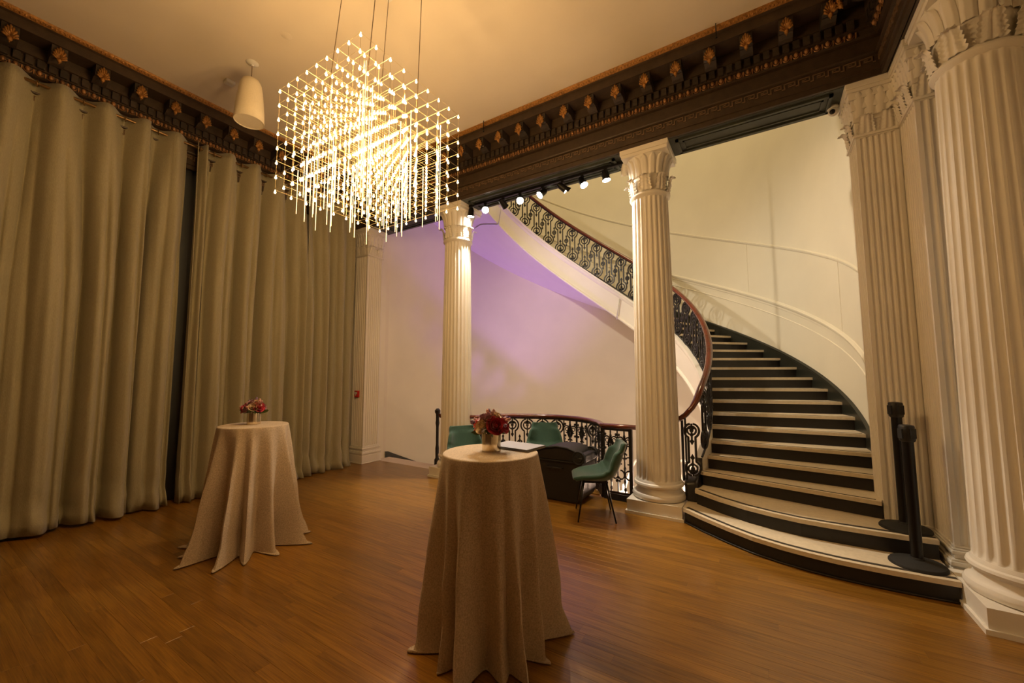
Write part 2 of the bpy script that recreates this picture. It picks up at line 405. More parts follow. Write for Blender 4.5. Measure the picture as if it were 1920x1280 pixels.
# sunk soffit panels between the columns
for x0, x1 in ((-5.95, -4.62), (-3.88, -1.50), (-.76, .72)):
    q = MB(); w = .035
    for a in ((x0, x1, 4.87, 4.87+w), (x0, x1, 5.20-w, 5.20), (x0, x0+w, 4.87, 5.20), (x1-w, x1, 4.87, 5.20)): q.box(*a, ZS-.022, ZS+.01)
    w2 = .02; a0, a1 = x0+.07, x1-.07
    for a in ((a0, a1, 4.94, 4.94+w2), (a0, a1, 5.13-w2, 5.13), (a0, a0+w2, 4.94, 5.13), (a1-w2, a1, 4.94, 5.13)): q.box(*a, ZS-.012, ZS+.01)
    q.build('soffit_panel_frame', M_green, BEAM)

# ------------------------------------------------------------------ columns and pilasters
def flute_shaft(r0, r1, z0, z1, nf=24):
    q = MB(); per = 8; n = nf*per; vs = []
    zz = [0, .004, .012, .022, .034, .05]; L = z1-z0
    lev = [(z, min(1, math.sqrt(max(0, (z-.004)/.046)))) for z in zz]
    lev += [(.05+(L-.1)*i/14, 1) for i in range(1, 14)]
    lev += [(L-z, f) for z, f in lev[:6][::-1]]
    for z, f in lev:
        t = z/L; r = r0+(r1-r0)*(t**1.25)
        for i in range(n):
            ph = (i % per)/per
            d = 0 if ph >= .76 else math.sin(PI*min(1, ph/.75))**.65
            rr = r*(1-.062*f*d); a = 2*PI*i/n
            vs.append((rr*math.cos(a), rr*math.sin(a), z0+z))
    q.v = vs
    for j in range(len(lev)-1):
        for i in range(n):
            k = (i+1) % n; q.f.append((j*n+i, j*n+k, (j+1)*n+k, (j+1)*n+i))
    return q
ACA = None
def column(loc, label):
    global ACA
    c = thing('column', label, 'column', loc, 0, 'fluted columns of the hall')
    if ACA is None:
        ACA = {}
        q = MB(); q.box(-.300, .300, -.300, .300, .03, .155); ACA['plinth'] = q.mesh('plinth', M_white)
        q = MB(); q.box(-.318, .318, -.318, .318, 0, .032); ACA['fillet'] = q.mesh('plinth_fillet', M_white)
        pr = [(.262, .155), (.292, .162), (.303, .185), (.303, .200), (.292, .222), (.268, .232), (.262, .238), (.252, .262), (.250, .285), (.262, .300), (.276, .306), (.284, .322), (.278, .340), (.262, .348), (.258, .36), (.252, .375)]
        q = MB(); q.lathe(pr, 64); ACA['base'] = q.mesh('base_moulding', M_white, True, 40)
        ACA['shaft'] = flute_shaft(.250, .214, .37, 3.78).mesh('shaft', M_white, True, 50)
        q = MB(); q.lathe([(.214, 3.77), (.222, 3.78), (.238, 3.79), (.244, 3.805), (.238, 3.822), (.222, 3.83), (.212, 3.835), (.208, 3.85)], 48); ACA['astragal'] = q.mesh('astragal', M_white, True, 40)
        q = MB(); q.lathe([(.206, 3.84), (.207, 3.95), (.212, 4.05), (.224, 4.14), (.245, 4.22), (.268, 4.27), (.272, 4.285)], 48); ACA['bell'] = q.mesh('capital_bell', M_white, True, 40)
        q = MB(); q.box(-.272, .272, -.272, .272, 4.285, 4.33); q.box(-.285, .285, -.285, .285, 4.325, 4.385); ACA['abacus'] = q.mesh('abacus', M_white)
        ACA['leaf'] = acanthus_leaf(.215, .086, .075, 6, 10, 18, .018).mesh('acanthus_leaf', M_white, True)
        q = MB()     # tall ribbed water leaf
        def fn(u, v):
            s = (u-.5)*2; w = .041*(1 if v < .8 else math.sqrt(max(0, 1-((v-.8)/.2)**2))*.98+.02)
            z = 4.04+.235*v; rr = .214+.058*(v**2.2)
            return (s*w, -(rr+.024*(1-abs(s)**2)-.012*(1 if abs(s) < .01 else 0)), z)
        q.grid(fn, 6, 10); ACA['water'] = q.mesh('water_leaf', M_white, True)
    for k, nm in (('fillet', 'plinth_fillet'), ('plinth', 'plinth'), ('base', 'base_moulding'), ('shaft', 'shaft'), ('astragal', 'astragal'), ('bell', 'capital_bell'), ('abacus', 'abacus')): link(nm, ACA[k], c)
    for i in range(16): link('water_leaf', ACA['water'], c, rot=(0, 0, 2*PI*i/16))
    for i in range(8):
        a = 2*PI*i/8; link('acanthus_leaf', ACA['leaf'], c, (.216*math.sin(a), -.216*math.cos(a), 3.84), (0, 0, a))
    return c
column((-4.25, 5.06, 0), 'white fluted column beside the green chair, brightly lit down its stairwell side')
column((-1.115, 5.06, 0), 'white fluted column at the left foot of the staircase')
column((1.405, 4.06, 0), 'white fluted column standing beside the two black stanchions')

def fluted_face(q, p0, p1, z0, z1, n, depth=.014):
    """flutes along a straight face from p0 to p1 (outward normal to the right of the walk)"""
    p0, p1 = Vector((*p0, 0)), Vector((*p1, 0)); d = (p1-p0); L = d.length; d /= L; nn = Vector((d.y, -d.x, 0))
    pts = []; mgn = .025; w = (L-2*mgn)/n
    pts.append((0, 0)); pts.append((mgn*.9, 0))
    for i in range(n):
        a = mgn+i*w
        for j in range(9):
            t = j/8; pts.append((a+w*(.12+.76*t), -depth*math.sin(PI*t)**.6))
    pts.append((L, 0))
    for (a, da), (b2, db) in zip(pts, pts[1:]):
        A = p0+d*a+nn*da; B = p0+d*b2+nn*db
        q.quad((A.x, A.y, z0), (B.x, B.y, z0), (B.x, B.y, z1), (A.x, A.y, z1))
def pilaster(label, x0, x1, y0, y1, faces, zb=0, base=True):
    """box pilaster with fluted faces; faces: list of (p0,p1,n)"""
    c = thing('pilaster', label, 'pilaster', ((x0+x1)/2, (y0+y1)/2, zb), 0, 'fluted wall pilasters')
    ox, oy = (x0+x1)/2, (y0+y1)/2
    def T(q): return q.xf(Matrix.Translation((-ox, -oy, -zb)))
    q = MB()
    for p0, p1, n in faces: fluted_face(q, p0, p1, .30, 3.86, n)
    q.box(x0+.016, x1-.016, y0+.016, y1-.016, .30, 3.86); T(q).build('shaft', M_white, c, True, 40)
    q = MB(); e = .0
    for d, za, zb2 in ((.045, 0, .02), (.036, .02, .15), (.030, .15, .165), (.040, .165, .20), (.032, .20, .215), (.012, .215, .25), (.026, .25, .275), (.014, .275, .29), (.004, .29, .31)):
        q.box(x0-d, x1+d, y0-d, y1+d, za, zb2)
    o = T(q).build('base_moulding', M_white, c); bevel(o, .006, 2)
    q = MB()
    for d, za, zb2 in ((.006, 3.84, 3.85), (.018, 3.85, 3.875), (.004, 3.875, 4.0), (.012, 4.0, 4.12), (.022, 4.12, 4.22), (.04, 4.22, 4.29), (.05, 4.29, 4.325), (.058, 4.325, 4.385)):
        q.box(x0-d, x1+d, y0-d, y1+d, za, zb2)
    o = T(q).build('capital', M_white, c); bevel(o, .008, 2)
    sl = acanthus_leaf(.19, .072, .07, 6, 10, 16, .018).mesh('acanthus_leaf', M_white, True)
    for p0, p1, n in faces:
        p0v, p1v = Vector((*p0, 0)), Vector((*p1, 0)); d = p1v-p0v; L = d.length; ang = math.atan2(d.y, d.x)
        k = max(2, round(L/.14))
        for i in range(k):
            p = p0v+d*((i+.5)/k); link('acanthus_leaf', sl, c, (p.x-ox, p.y-oy, 3.875-zb), (0, 0, ang))
        q = MB(); kk = max(3, round(L/.07)); w = L/kk
        nn = Vector((d.y, -d.x, 0)).normalized(); du = d.normalized()
        for i in range(kk):
            def fn(u, v):
                s = (u-.5)*2; ww = w*.46*(1 if v < .75 else math.sqrt(max(0, 1-((v-.75)/.25)**2))*.97+.03)
                pp = p0v+d*((i+.5)/kk)+du*(s*ww)+nn*(.010+.035*v*v+.012*(1-s*s)); return (pp.x, pp.y, 4.04+.245*v)
            q.grid(fn, 4, 8)
        T(q).build('water_leaf_band', M_white, c, True)
    return c
pilaster('white fluted pilaster carrying the red fire alarm box beside the curtains', -6.56, -6.21, 4.78, 5.13, [((-6.56, 4.78), (-6.21, 4.78), 6), ((-6.21, 4.78), (-6.21, 5.13), 7)])
pilaster('broad white fluted pilaster at the right end of the stairs', .855, 1.165, 4.85, 5.2, [((.855, 4.85), (1.165, 4.85), 6), ((.855, 5.2), (.855, 4.85), 6)])
pilaster('white fluted pilaster half hidden behind the column by the stanchions', 1.165, 1.60, 4.425, 4.84, [((1.165, 4.425), (1.60, 4.425), 7), ((1.165, 4.84), (1.165, 4.425), 7)])

# ------------------------------------------------------------------ staircase
def kth(t): return 6+(math.degrees(t)-2.7)/DTH
def zN(t): return RISE*kth(t)
K1 = 38
ST = thing('staircase', 'curved cream and black staircase sweeping up round the wall', 'staircase', (CX, CY, 0))
DT = R(DTH)
q = MB(); ri, ro, ov, tt = RI-.015, RO-.005, .028, .036
def tread_fn(q, a0, a1, z0, z1, r0, r1, lead=0):
    n = 4
    top = [(r*math.cos(a)+lead*math.sin(a0), r*math.sin(a)-lead*math.cos(a0)) if a == a0 else (r*math.cos(a), r*math.sin(a)) for r, a in ((r0, a0), (r1, a0), (r1, (a0+a1)/2), (r1, a1), (r0, a1), (r0, (a0+a1)/2))]
    b = len(q.v); k = len(top)
    q.v += [(x, y, z0) for x, y in top]+[(x, y, z1) for x, y in top]
    q.f += [tuple(range(b, b+k))[::-1], tuple(range(b+k, b+2*k))]+[(b+i, b+(i+1) % k, b+k+(i+1) % k, b+k+i) for i in range(k)]
tread_fn(q, 0, DT*1.06, -tt, 0, ri, ro, ov); TREAD = q.mesh('tread', M_tread)
q = MB()
def radial_strip(q, off0, off1, r0, r1, z0, z1):
    q.box(r0, r1, off0, off1, z0, z1)
radial_strip(q, .012, .030, ri+.02, ro-.04, -.004, .0025); STRIP = q.mesh('nonslip_strip', M_strip)
q = MB(); q.box(ri+.01, ro, 0, .02, -RISE-.002, -tt+.002); RISER = q.mesh('riser', M_riser)
for k in range(3, K1+1):
    t = link('tread', TREAD, ST, (0, 0, RISE*k), (0, 0, th(k))); link('nonslip_strip', STRIP, t)
    link('riser', RISER, ST, (0, 0, RISE*k), (0, 0, th(k)))
S1 = [(-.803, 4.755), (-.60, 4.575), (-.358, 4.39), (-.15, 4.255), (.067, 4.167), (.25, 4.120), (.42, 4.094), (.58, 4.086), (.736, 4.086), (.93, 4.095), (1.10, 4.108)]
S2 = [(-.707, 4.968), (-.46, 4.77), (-.208, 4.616), (.01, 4.53), (.22, 4.474), (.41, 4.460), (.595, 4.458), (.76, 4.459), (.931, 4.464), (1.098, 4.478)]
def curved_step(front, back, z, name):
    def off(pts, d):
        out = []
        for i, p in enumerate(pts):
            a, b2 = Vector(pts[max(0, i-1)]), Vector(pts[min(len(pts)-1, i+1)]); t = (b2-a).normalized()
            out.append((p[0]-t.y*d, p[1]+t.x*d))
        return out
    q = MB(); poly = front+back; n = len(poly)
    q.v = [(x-CX, y-CY, z-tt) for x, y in poly]+[(x-CX, y-CY, z) for x, y in poly]
    q.f = [tuple(range(n))[::-1], tuple(range(n, 2*n))]+[(i, (i+1) % n, n+(i+1) % n, n+i) for i in range(n)]
    t = q.build('tread', M_tread, ST)
    s0, s1 = off(front, .045), off(front, .078); q = MB()
    for i in range(len(front)-1):
        q.hexa([(s0[i][0]-CX, s0[i][1]-CY, z-.004), (s0[i+1][0]-CX, s0[i+1][1]-CY, z-.004), (s1[i+1][0]-CX, s1[i+1][1]-CY, z-.004), (s1[i][0]-CX, s1[i][1]-CY, z-.004),
                (s0[i][0]-CX, s0[i][1]-CY, z+.0025), (s0[i+1][0]-CX, s0[i+1][1]-CY, z+.0025), (s1[i+1][0]-CX, s1[i+1][1]-CY, z+.0025), (s1[i][0]-CX, s1[i][1]-CY, z+.0025)])
    q.build('nonslip_strip', M_strip, t)
    r0, r1 = off(front, .022), off(front, .05); q = MB(); zb = z-RISE+(.0 if z > .2 else .001)
    for i in range(len(front)-1):
        q.hexa([(p[0]-CX, p[1]-CY, zz) for zz in (zb, z-tt+.002) for p in (r0[i], r0[i+1], r1[i+1], r1[i])])
    q.build('riser', M_riser, ST)
curved_step(S1, [(1.10, 4.95), (.86, 5.05), (-.55, 5.40), (-.80, 5.10)], RISE, 'a')
curved_step(S2, [(1.10, 4.80), (.85, 4.95), (-.50, 5.45), (-.72, 5.20)], 2*RISE, 'b')
q = MB(); p = [(x, y-.012) for x, y in S1]   # thin shoe moulding at the foot of the first riser
q.tube([(x-CX, y-CY+.012, .010) for x, y in S1], .008, 6); q.build('shoe_moulding', M_riser, ST, True)
# soffit, fascia with mouldings, wall stringer
ta, tb = th(3), th(K1)
def helix(q, r, dz, rad, n=8, t0=ta, t1=tb, seg=110, sx=1, sy=1, parent=True):
    q.tube([(r*math.cos(t), r*math.sin(t), max(.02, zN(t)+dz)) for t in [t0+(t1-t0)*i/seg for i in range(seg+1)]], rad, n, sx=sx, sy=sy)
q = MB(); q.grid(lambda u, v: ((RI-.03+(RO-RI+.03)*v)*math.cos(ta+(tb-ta)*u), (RI-.03+(RO-RI+.03)*v)*math.sin(ta+(tb-ta)*u), max(-.01, zN(ta+(tb-ta)*u)-.42)), 120, 6); q.build('soffit', M_white, ST, True)
FP = [(0, -.42), (.035, -.42), (.045, -.405), (.045, -.385), (.03, -.37), (.012, -.355), (.012, -.20), (.012, .02), (.018, .03), (.03, .05), (.035, .075), (.035, .095), (.05, .11), (.05, .15), (-.03, .15), (-.03, -.40)]
q = MB()
def ff(u, v):
    i = min(len(FP)-1, round(v*(len(FP)-1))); o, z = FP[i]; t = ta+(tb-ta)*u
    r = RI-.03-o; return (r*math.cos(t), r*math.sin(t), max(.012, zN(t)+z))
q.grid(ff, 140, len(FP)-1); q.build('fascia', M_white, ST, True, 35)
q = MB()
def sf(u, v):
    pr = [(0, -.30), (.022, -.30), (.022, .085), (.030, .095), (.030, .115), (.012, .13), (0, .135)]
    o, z = pr[min(6, round(v*6))]; t = R(-8.7)+(tb-R(-8.7))*u; r = RO-.001-o; return (r*math.cos(t), r*math.sin(t), max(.3, zN(t)+z))
q.grid(sf, 140, 6); q.build('wall_stringer', M_stringer, ST, True, 35)
# upper landing: carries the top of the flight to the wall over the colonnade
q = MB(); te = tb+DT*1.0; ring = [(RI-.03, tb), (RO-.01, tb), (RO-.01, te), (RO-.01, R(187.6)), (RI-.03, R(193.6)), (RI-.03, te)]
pl = [(r*math.cos(t), r*math.sin(t)) for r, t in ring]; zt = RISE*K1
q.prism(pl, lambda x, y: (x, y, zt-.42), lambda x, y: (x, y, zt-.037)); o = q.build('upper_landing', M_white, ST); recalc(o.data)
# dado and picture rails on the curved wall follow the stair
t0, t1 = R(-10.4), R(186)
def wall_rail(name, prof, d):
    q = MB(); n = len(prof)-1
    q.grid(lambda u, v: pol(RO+.002-prof[min(n, round(v*n))][0], t0+(t1-t0)*u, zN(t0+(t1-t0)*u)+d+prof[min(n, round(v*n))][1]), 130, n)
    return q.build(name, M_wall, DRUM, True, 35)
wall_rail('dado_rail', [(0, -.07), (.012, -.06), (.012, -.03), (.028, -.015), (.036, .005), (.036, .02), (.02, .032), (.012, .045), (0, .05)], .90)
wall_rail('panel_bead', [(0, -.012), (.010, -.006), (.012, 0), (.010, .006), (0, .012)], .70)
wall_rail('picture_rail', [(0, -.03), (.014, -.02), (.024, 0), (.024, .015), (0, .03)], 1.88)
q = MB()
for deg in (46, 82, 120, 12):
    t = R(deg); q.tube([pol(RO-.003, t, zN(t)+.95), pol(RO-.003, t, zN(t)+1.85)], .006, 4)
q.build('panel_joint', M_wall, DRUM)

# ------------------------------------------------------------------ iron balustrades
SL = RISE/(RI*R(DTH))
def arc(cx, cz, r, a0, a1, n=9, sq=1): return [(cx+r*math.cos(R(a0+(a1-a0)*i/n)), cz+r*sq*math.sin(R(a0+(a1-a0)*i/n))) for i in range(n+1)]
def iron_motif(W, H0, H1, slope, half=False):
    q = MB(); mid = (H0+H1)/2; rr = W*.42
    def put(pts, xc, rad=.0075, n=4):
        q.tube([(x, 0, z+slope*xc) for x, z in pts], rad*2.1, n, rot=PI/4, up=(0, 1, 0))
    def spade(x, z, d, s=1):
        zz = z+slope*x
        q.hexa([(x-.004*s, -.005, zz), (x+.004*s, -.005, zz), (x+.004*s, .005, zz), (x-.004*s, .005, zz), (x-.026*s, -.006, zz+d*.028*s), (x+.026*s, -.006, zz+d*.028*s), (x+.026*s, .006, zz+d*.028*s), (x-.026*s, .006, zz+d*.028*s)])
        q.hexa([(x-.026*s, -.006, zz+d*.028*s), (x+.026*s, -.006, zz+d*.028*s), (x+.026*s, .006, zz+d*.028*s), (x-.026*s, .006, zz+d*.028*s), (x-.002, -.003, zz+d*.072*s), (x+.002, -.003, zz+d*.072*s), (x+.002, .003, zz+d*.072*s), (x-.002, .003, zz+d*.072*s)])
    zt, zb = H1-rr*1.0, H0+rr*1.0; bx = W*.20
    for z, d in ((zt, 1), (zb, -1)):
        # outer lyre, open away from the middle
        put([(bx, mid)]+[(bx, z-d*rr*1.02)]+[(x, zz) for x, zz in arc(0, z, rr, -62*d, 78*d, 9)], 0)
        put([(-bx, mid)]+[(-bx, z-d*rr*1.02)]+[(x, zz) for x, zz in arc(0, z, rr, 180+62*d, 180-78*d, 9)], 0)
        # inner curls
        put(arc(0, z+d*.004, rr*.60, -80*d, 130*d, 8), 0, .0065); put(arc(0, z+d*.004, rr*.60, 180+80*d, 180-130*d, 8), 0, .0065)
        q.sphere((-rr*.26, 0, z+d*rr*.42), .022, 6, 4); q.sphere((rr*.26, 0, z+d*rr*.42), .022, 6, 4)
        q.sphere((0, 0, z+d*rr*.05), .026, 6, 4); q.sphere((0, 0, z-d*rr*.55), .022, 6, 4)
        put([(0, z+d*rr), (0, z-d*rr*1.15)], 0, .006); spade(0, z-d*rr*1.1, -d)
    if not half:
        x = W/2; put(arc(x, mid, W*.14, 0, 360, 12), x, .0065); put([(x, mid-.10), (x, mid+.10)], x, .006); put([(x-W*.14, mid), (x+W*.14, mid)], x, .005)
        spade(x, mid+.07, 1, .8); spade(x, mid-.07, -1, .8)
        q.sphere((x, 0, mid+slope*x+.105), .010, 6, 4)
    return q
UNIT = R(7.0); UW = RI*UNIT
BAL = thing('stair_balustrade', 'black scrolled iron balustrade with mahogany handrail climbing the curved stair', 'balustrade', (CX, CY, 0))
MOT = iron_motif(UW, .17, .885, SL).mesh('scroll_panel', M_iron)
t = th(3)+R(3); 
while t < tb-R(2):
    link('scroll_panel', MOT, BAL, (RI*math.cos(t), RI*math.sin(t), zN(t)), (0, 0, t+PI/2)); t += UNIT
path = [(-.905, 5.185, 1.05), (-.86, 5.155, 1.075), (-.80, 5.13, 1.12), (-.725, 5.125, 1.21), (-.68, 5.165, 1.30)]
path = [(x-CX, y-CY, z) for x, y, z in path]
n = 150; t3 = th(3.1)
path += [(RI*math.cos(t), RI*math.sin(t), zN(t)+.93) for t in [t3+(tb-t3)*i/n for i in range(n+1)]]
q = MB(); q.tube(path, .042, 10, sx=1, sy=.75); q.build('handrail', M_mahog, BAL, True)
q = MB(); helix(q, RI, .895, .016, 4, t0=th(3)); helix(q, RI, .165, .014, 4, t0=th(3)); q.build('flat_rail', M_iron, BAL)
# foot of the balustrade: dark block, bars and a scroll by the column
q = MB(); q.hexa([(-.815-CX, 5.02-CY, .153), (-.64-CX, 5.02-CY, .153), (-.62-CX, 5.36-CY, .153), (-.87-CX, 5.40-CY, .153), (-.835-CX, 5.08-CY, .36), (-.70-CX, 5.06-CY, .36), (-.68-CX, 5.30-CY, .47), (-.86-CX, 5.30-CY, .40)]); o = q.build('foot_block', M_iron, BAL); bevel(o, .03, 3)
q = MB()
q.tube([(-.855-CX, 5.20-CY, .34), (-.855-CX, 5.20-CY, 1.07)], .016, 6); q.build('newel_bar', M_iron, BAL)
q = MB(); q.tube([(-.81-CX, 5.14-CY, .34), (-.81-CX, 5.14-CY, 1.08)], .012, 6); q.build('newel_bar', M_iron, BAL)
mm = iron_motif(.20, .20, .80, 0, True); mm.xf(Matrix.Translation((-.745-CX, 5.15-CY, .22)) @ Matrix.Rotation(R(25), 4, 'Z')); mm.build('scroll_panel', M_iron, BAL)
# guard round the balcony bay
GD = thing('balcony_balustrade', 'black iron balcony guard with mahogany rail bowed between the two columns', 'balustrade', (-2.9, 5.2, 0))
GX, GY = -2.9, 5.2
def chain(pts, step):
    out = []; acc = 0
    for a, b2 in zip(pts, pts[1:]):
        a, b2 = Vector(a), Vector(b2); L = (b2-a).length; d = (b2-a)/L
        while acc < L: p = a+d*acc; out.append((p.x, p.y, math.atan2(d.y, d.x))); acc += step
        acc -= L
    return out
GW = .25; GM = iron_motif(GW, .10, .87, 0).mesh('scroll_panel', M_iron)
def scroll_panel_b():
    q = MB()
    def put(pts, rad=.008): q.tube([(x, 0, z) for x, z in pts], rad*1.5, 4, rot=PI/4, up=(0, 1, 0))
    for s in (-1, 1):
        put([(s*(.02+.10*t*math.cos(4.6*t+.3)), .62+.16*math.sin(3.6*t)*(1-.3*t)) for t in [i/14 for i in range(15)]])
        put(arc(s*.065, .74, .055, 90-s*90, 90+s*190, 12)); put(arc(s*.060, .74, .028, 90-s*120, 90+s*220, 10), .006)
        put(arc(s*.065, .32, .055, -90+s*90, -90-s*190, 12)); put(arc(s*.062, .50, .045, 90-s*200, 90+s*60, 12), .007)
        put([(s*.115, .10), (s*.115, .87)], .007)
        for z in (.24, .44, .64, .82): q.sphere((s*.09, 0, z), .020, 6, 4)
    for z in (.14, .24, .40, .52, .62, .80): q.sphere((0, 0, z), .024, 6, 4, 1.2)
    put([(0, .10), (0, .87)], .009)
    return q
GMB = scroll_panel_b().mesh('scroll_panel', M_iron)
ch = chain(BAY, GW)
for i, (x, y, a) in enumerate(ch):
    link('scroll_panel', GMB if i in (6, 7, 9, 10, 11, 12) else GM, GD, (x-GX+.5*GW*math.cos(a), y-GY+.5*GW*math.sin(a), 0), (0, 0, a))
STR = [(-1.82, 5.17), (-1.455, 5.15)]
for x, y, a in chain(STR, .183)[:2]: link('scroll_panel', GMB, GD, (x-GX+.09, y-GY, 0), (0, 0, a), (.78, 1, 1))
q = MB()
for p in (BAY, STR):
    q.tube([(x-GX, y-GY, .885) for x, y in p], .018, 4, rot=PI/4); q.tube([(x-GX, y-GY, .09) for x, y in p], .016, 4, rot=PI/4)
q.build('flat_rail', M_iron, GD)
q = MB(); q.tube([(x-GX, y-GY, .925) for x, y in [(-4.015, 5.13)]+BAY+[(-1.80, 5.14)]], .044, 10, sx=1, sy=.7); q.tube([(-1.86-GX, 5.16-GY, .930), (-1.345-GX, 5.15-GY, .930)], .044, 10, sx=1, sy=.7); q.build('handrail', M_mahog, GD, True)
for x, y in ((-3.905, 5.19), (-1.84, 5.20), (-1.462, 5.15)):
    q = MB(); q.box(x-.022-GX, x+.022-GX, y-.022-GY, y+.022-GY, .0, .90); q.build('newel_post', M_iron, GD)
q = MB()
for p in (BAY, STR): 
    for (x0, y0), (x1, y1) in zip(p, p[1:]):
        d = Vector((x1-x0, y1-y0)).normalized(); nx, ny = -d.y*.035, d.x*.035
        q.hexa([(x0-nx-GX, y0-ny-GY, 0), (x1-nx-GX, y1-ny-GY, 0), (x1+nx-GX, y1+ny-GY, 0), (x0+nx-GX, y0+ny-GY, 0), (x0-nx*.6-GX, y0-ny*.6-GY, .075), (x1-nx*.6-GX, y1-ny*.6-GY, .075), (x1+nx*.6-GX, y1+ny*.6-GY, .075), (x0+nx*.6-GX, y0+ny*.6-GY, .075)])
q.build('kerb', M_iron, GD)
# landing at the left and the flight going down
LF = thing('lower_staircase', 'pale landing and flight going down behind the curtain-side pilaster', 'staircase', (CX, CY, 0))
q = MB(); pts = [(-6.32, 5.14), (-4.86, 5.14), (-4.86, 5.44), (-6.32, 5.48)]; q.v = [(x-CX, y-CY, z) for z in (-.2, -.004) for x, y in pts]; q.f = [(3, 2, 1, 0), (4, 5, 6, 7), (0, 1, 5, 4), (1, 2, 6, 5), (2, 3, 7, 6), (3, 0, 4, 7)]; q.build('landing', M_carpet, LF)
T0 = R(185)
q = MB(); tread_fn(q, 0, DT*1.1, -.05, 0, RI+.02, RO-.005); LT = q.mesh('tread', M_carpet)
for j in range(1, 13):
    link('tread', LT, LF, (0, 0, -RISE*j), (0, 0, T0-DT*j)); 
    link('riser', RISER, LF, (0, 0, -RISE*(j-1)), (0, 0, T0-DT*(j-1)))
def zl(t): return min(0, -RISE*(T0-t)/DT)
q = MB(); pr = [(0, -.25), (.02, -.25), (.02, .10), (.012, .115), (0, .115)]
q.grid(lambda u, v: ((RO-.002-pr[round(v*4)][0])*math.cos(R(186)-R(70)*u), (RO-.002-pr[round(v*4)][0])*math.sin(R(186)-R(70)*u), min(0, zl(R(186)-R(70)*u))+pr[round(v*4)][1]), 50, 4); q.build('skirting', M_stringer, LF, True, 35)
q = MB(); nx, ny = -4.99-CX, 5.42-CY
q.lathe([(.05, 0), (.05, .10), (.03, .13), (.034, .3), (.026, .36), (.026, .68), (.036, .74), (.03, .8), (.032, .9), (.05, .93), (.05, .97), (.02, 1.0)], 12, (nx, ny, -.004)); q.build('newel_post', M_iron, LF, True, 40)
q = MB(); q.tube([(nx, ny, .90)]+[(RI*1.07*math.cos(t), RI*1.07*math.sin(t), zl(t)+.90) for t in [R(184)-R(6)*i for i in range(1, 12)]], .04, 8); q.build('handrail', M_mahog, LF, True)
ML = iron_motif(UW, .10, .86, SL).mesh('scroll_panel', M_iron)
for i in range(9):
    t = R(179)-UNIT*i; link('scroll_panel', ML, LF, (RI*1.07*math.cos(t), RI*1.07*math.sin(t), zl(t)), (0, 0, t+PI/2))
# white conduits on the underside of the stair
def conduit(label, pts):
    q = MB(); q.tube(pts, .014, 8); return tag(q.build('conduit', M_whitep, None, True), label, 'pipe')
def under(deg, r, dz): t = R(deg); return pol(r, t, zN(t)+dz)
conduit('thin white conduit crossing the stair fascia beside the column at the stair foot', [under(80, RI-.090, .02), under(82, RI-.090, -.432), under(86, 2.5, -.432), under(86, 2.75, -.432)])
conduit('thin white conduit across the stair fascia up under the row of spotlights', [under(152, RI-.090, .0), under(154, RI-.090, -.432), under(158, 2.45, -.432), under(158, 2.7, -.432)])

# ------------------------------------------------------------------ curtains
XC = -6.345; ZR = 4.672; LAM = .345
ring = MB(); ring.tube([(0, .030*math.cos(a), .030*math.sin(a)) for a in [2*PI*i/14 for i in range(14)]], .007, 6, closed=True); RING = ring.mesh('grommet', M_brass, True)
def curtain(label, y0, y1, amp, seed, phase=0, hem=.02, tight=1):
    rnd = random.Random(seed); ph = [rnd.random()*6.28 for _ in range(8)]
    w = y1-y0; nu = max(24, int(w/.0105)); nv = 46; lam = LAM*tight
    c = thing('curtain', label, 'curtain', (XC, (y0+y1)/2, 0), 0, 'full-length curtains along the wall'); cy = (y0+y1)/2
    def fn(u, v):
        v2 = v**.8 if v < .5 else v
        z = hem+(4.735-hem)*v; low = 1-v
        yy = y0+w*u
        s = 2*PI*(yy-y0)/lam+phase
        warp = (1.5*math.sin(yy*2.6+ph[0])+.8*math.sin(yy*6.7+ph[1]+low*.8))*min(1, low*2.2)
        a = amp*(1+.25*low)
        k6 = min(1, low*5); f = (2*abs(math.cos((s+warp)/2))**.75-1)*k6+math.cos(s+warp)*(1-k6)
        g = (2*abs(math.cos(.5*(2.13*s+ph[2]+warp*1.6+.5*math.sin(v*5+ph[3]))))**.8-1)*min(1, low*3)
        h = .22*math.sin(4.7*s+ph[4]+v*2)*min(1, low*2)
        x = a*(f+g*.45+h*.22)
        if v < .09:
            k = (1-v/.09); x += .09*k*k*(.6+.4*math.sin(yy*9+ph[5]))+.024*math.sin(yy*34+ph[6]+v*60)*k
        if v < .17: x += .02*math.sin(v*95+yy*7+ph[7])*(1-v/.17)
        y2 = yy+.018*math.sin(s*1.0+1.2+warp)*low
        if v > .985: z += .006*math.sin(s)
        return (x, y2-cy, z)
    q = MB(); q.grid(fn, nu, nv); o = q.build('drape', M_curtain, c, True); solid(o, .006, 0)
    k = 0; s = -phase/(2*PI)*lam
    while s < w:
        if s > .02 and s < w-.02: link('grommet', RING, c, (0, s+y0-cy, ZR), (0, 0, R(78 if k % 2 else -78)))
        s += lam/2; k += 1
    return c
curtain('widest sage green curtain, hanging in many deep folds with a long pooled hem', -1.15, 1.60, .085, 3, phase=.6+.4, hem=.035)
curtain('single sage green curtain panel between the wide panel and the narrow gathered one', 1.63, 2.01, .078, 12, phase=2.0, hem=.02)
curtain('narrow tightly gathered sage green curtain beside a slit of grey lining', 2.09, 2.24, .07, 5, phase=.4, hem=.015, tight=.32)
curtain('sage green curtain hanging behind the cocktail table with the crimson flowers', 2.26, 3.62, .10, 8, phase=2.4, hem=.015)
curtain('sage green curtain bunched against the pilaster with the fire alarm', 3.64, 4.56, .078, 21, phase=.9, hem=.012)
q = MB(); q.tube([(XC, -1.3, ZR), (XC, 4.66, ZR)], .016, 10); o = q.build('curtain_rod', M_brass, None, True); tag(o, 'thin brass curtain rod under the dark cornice', 'rod')
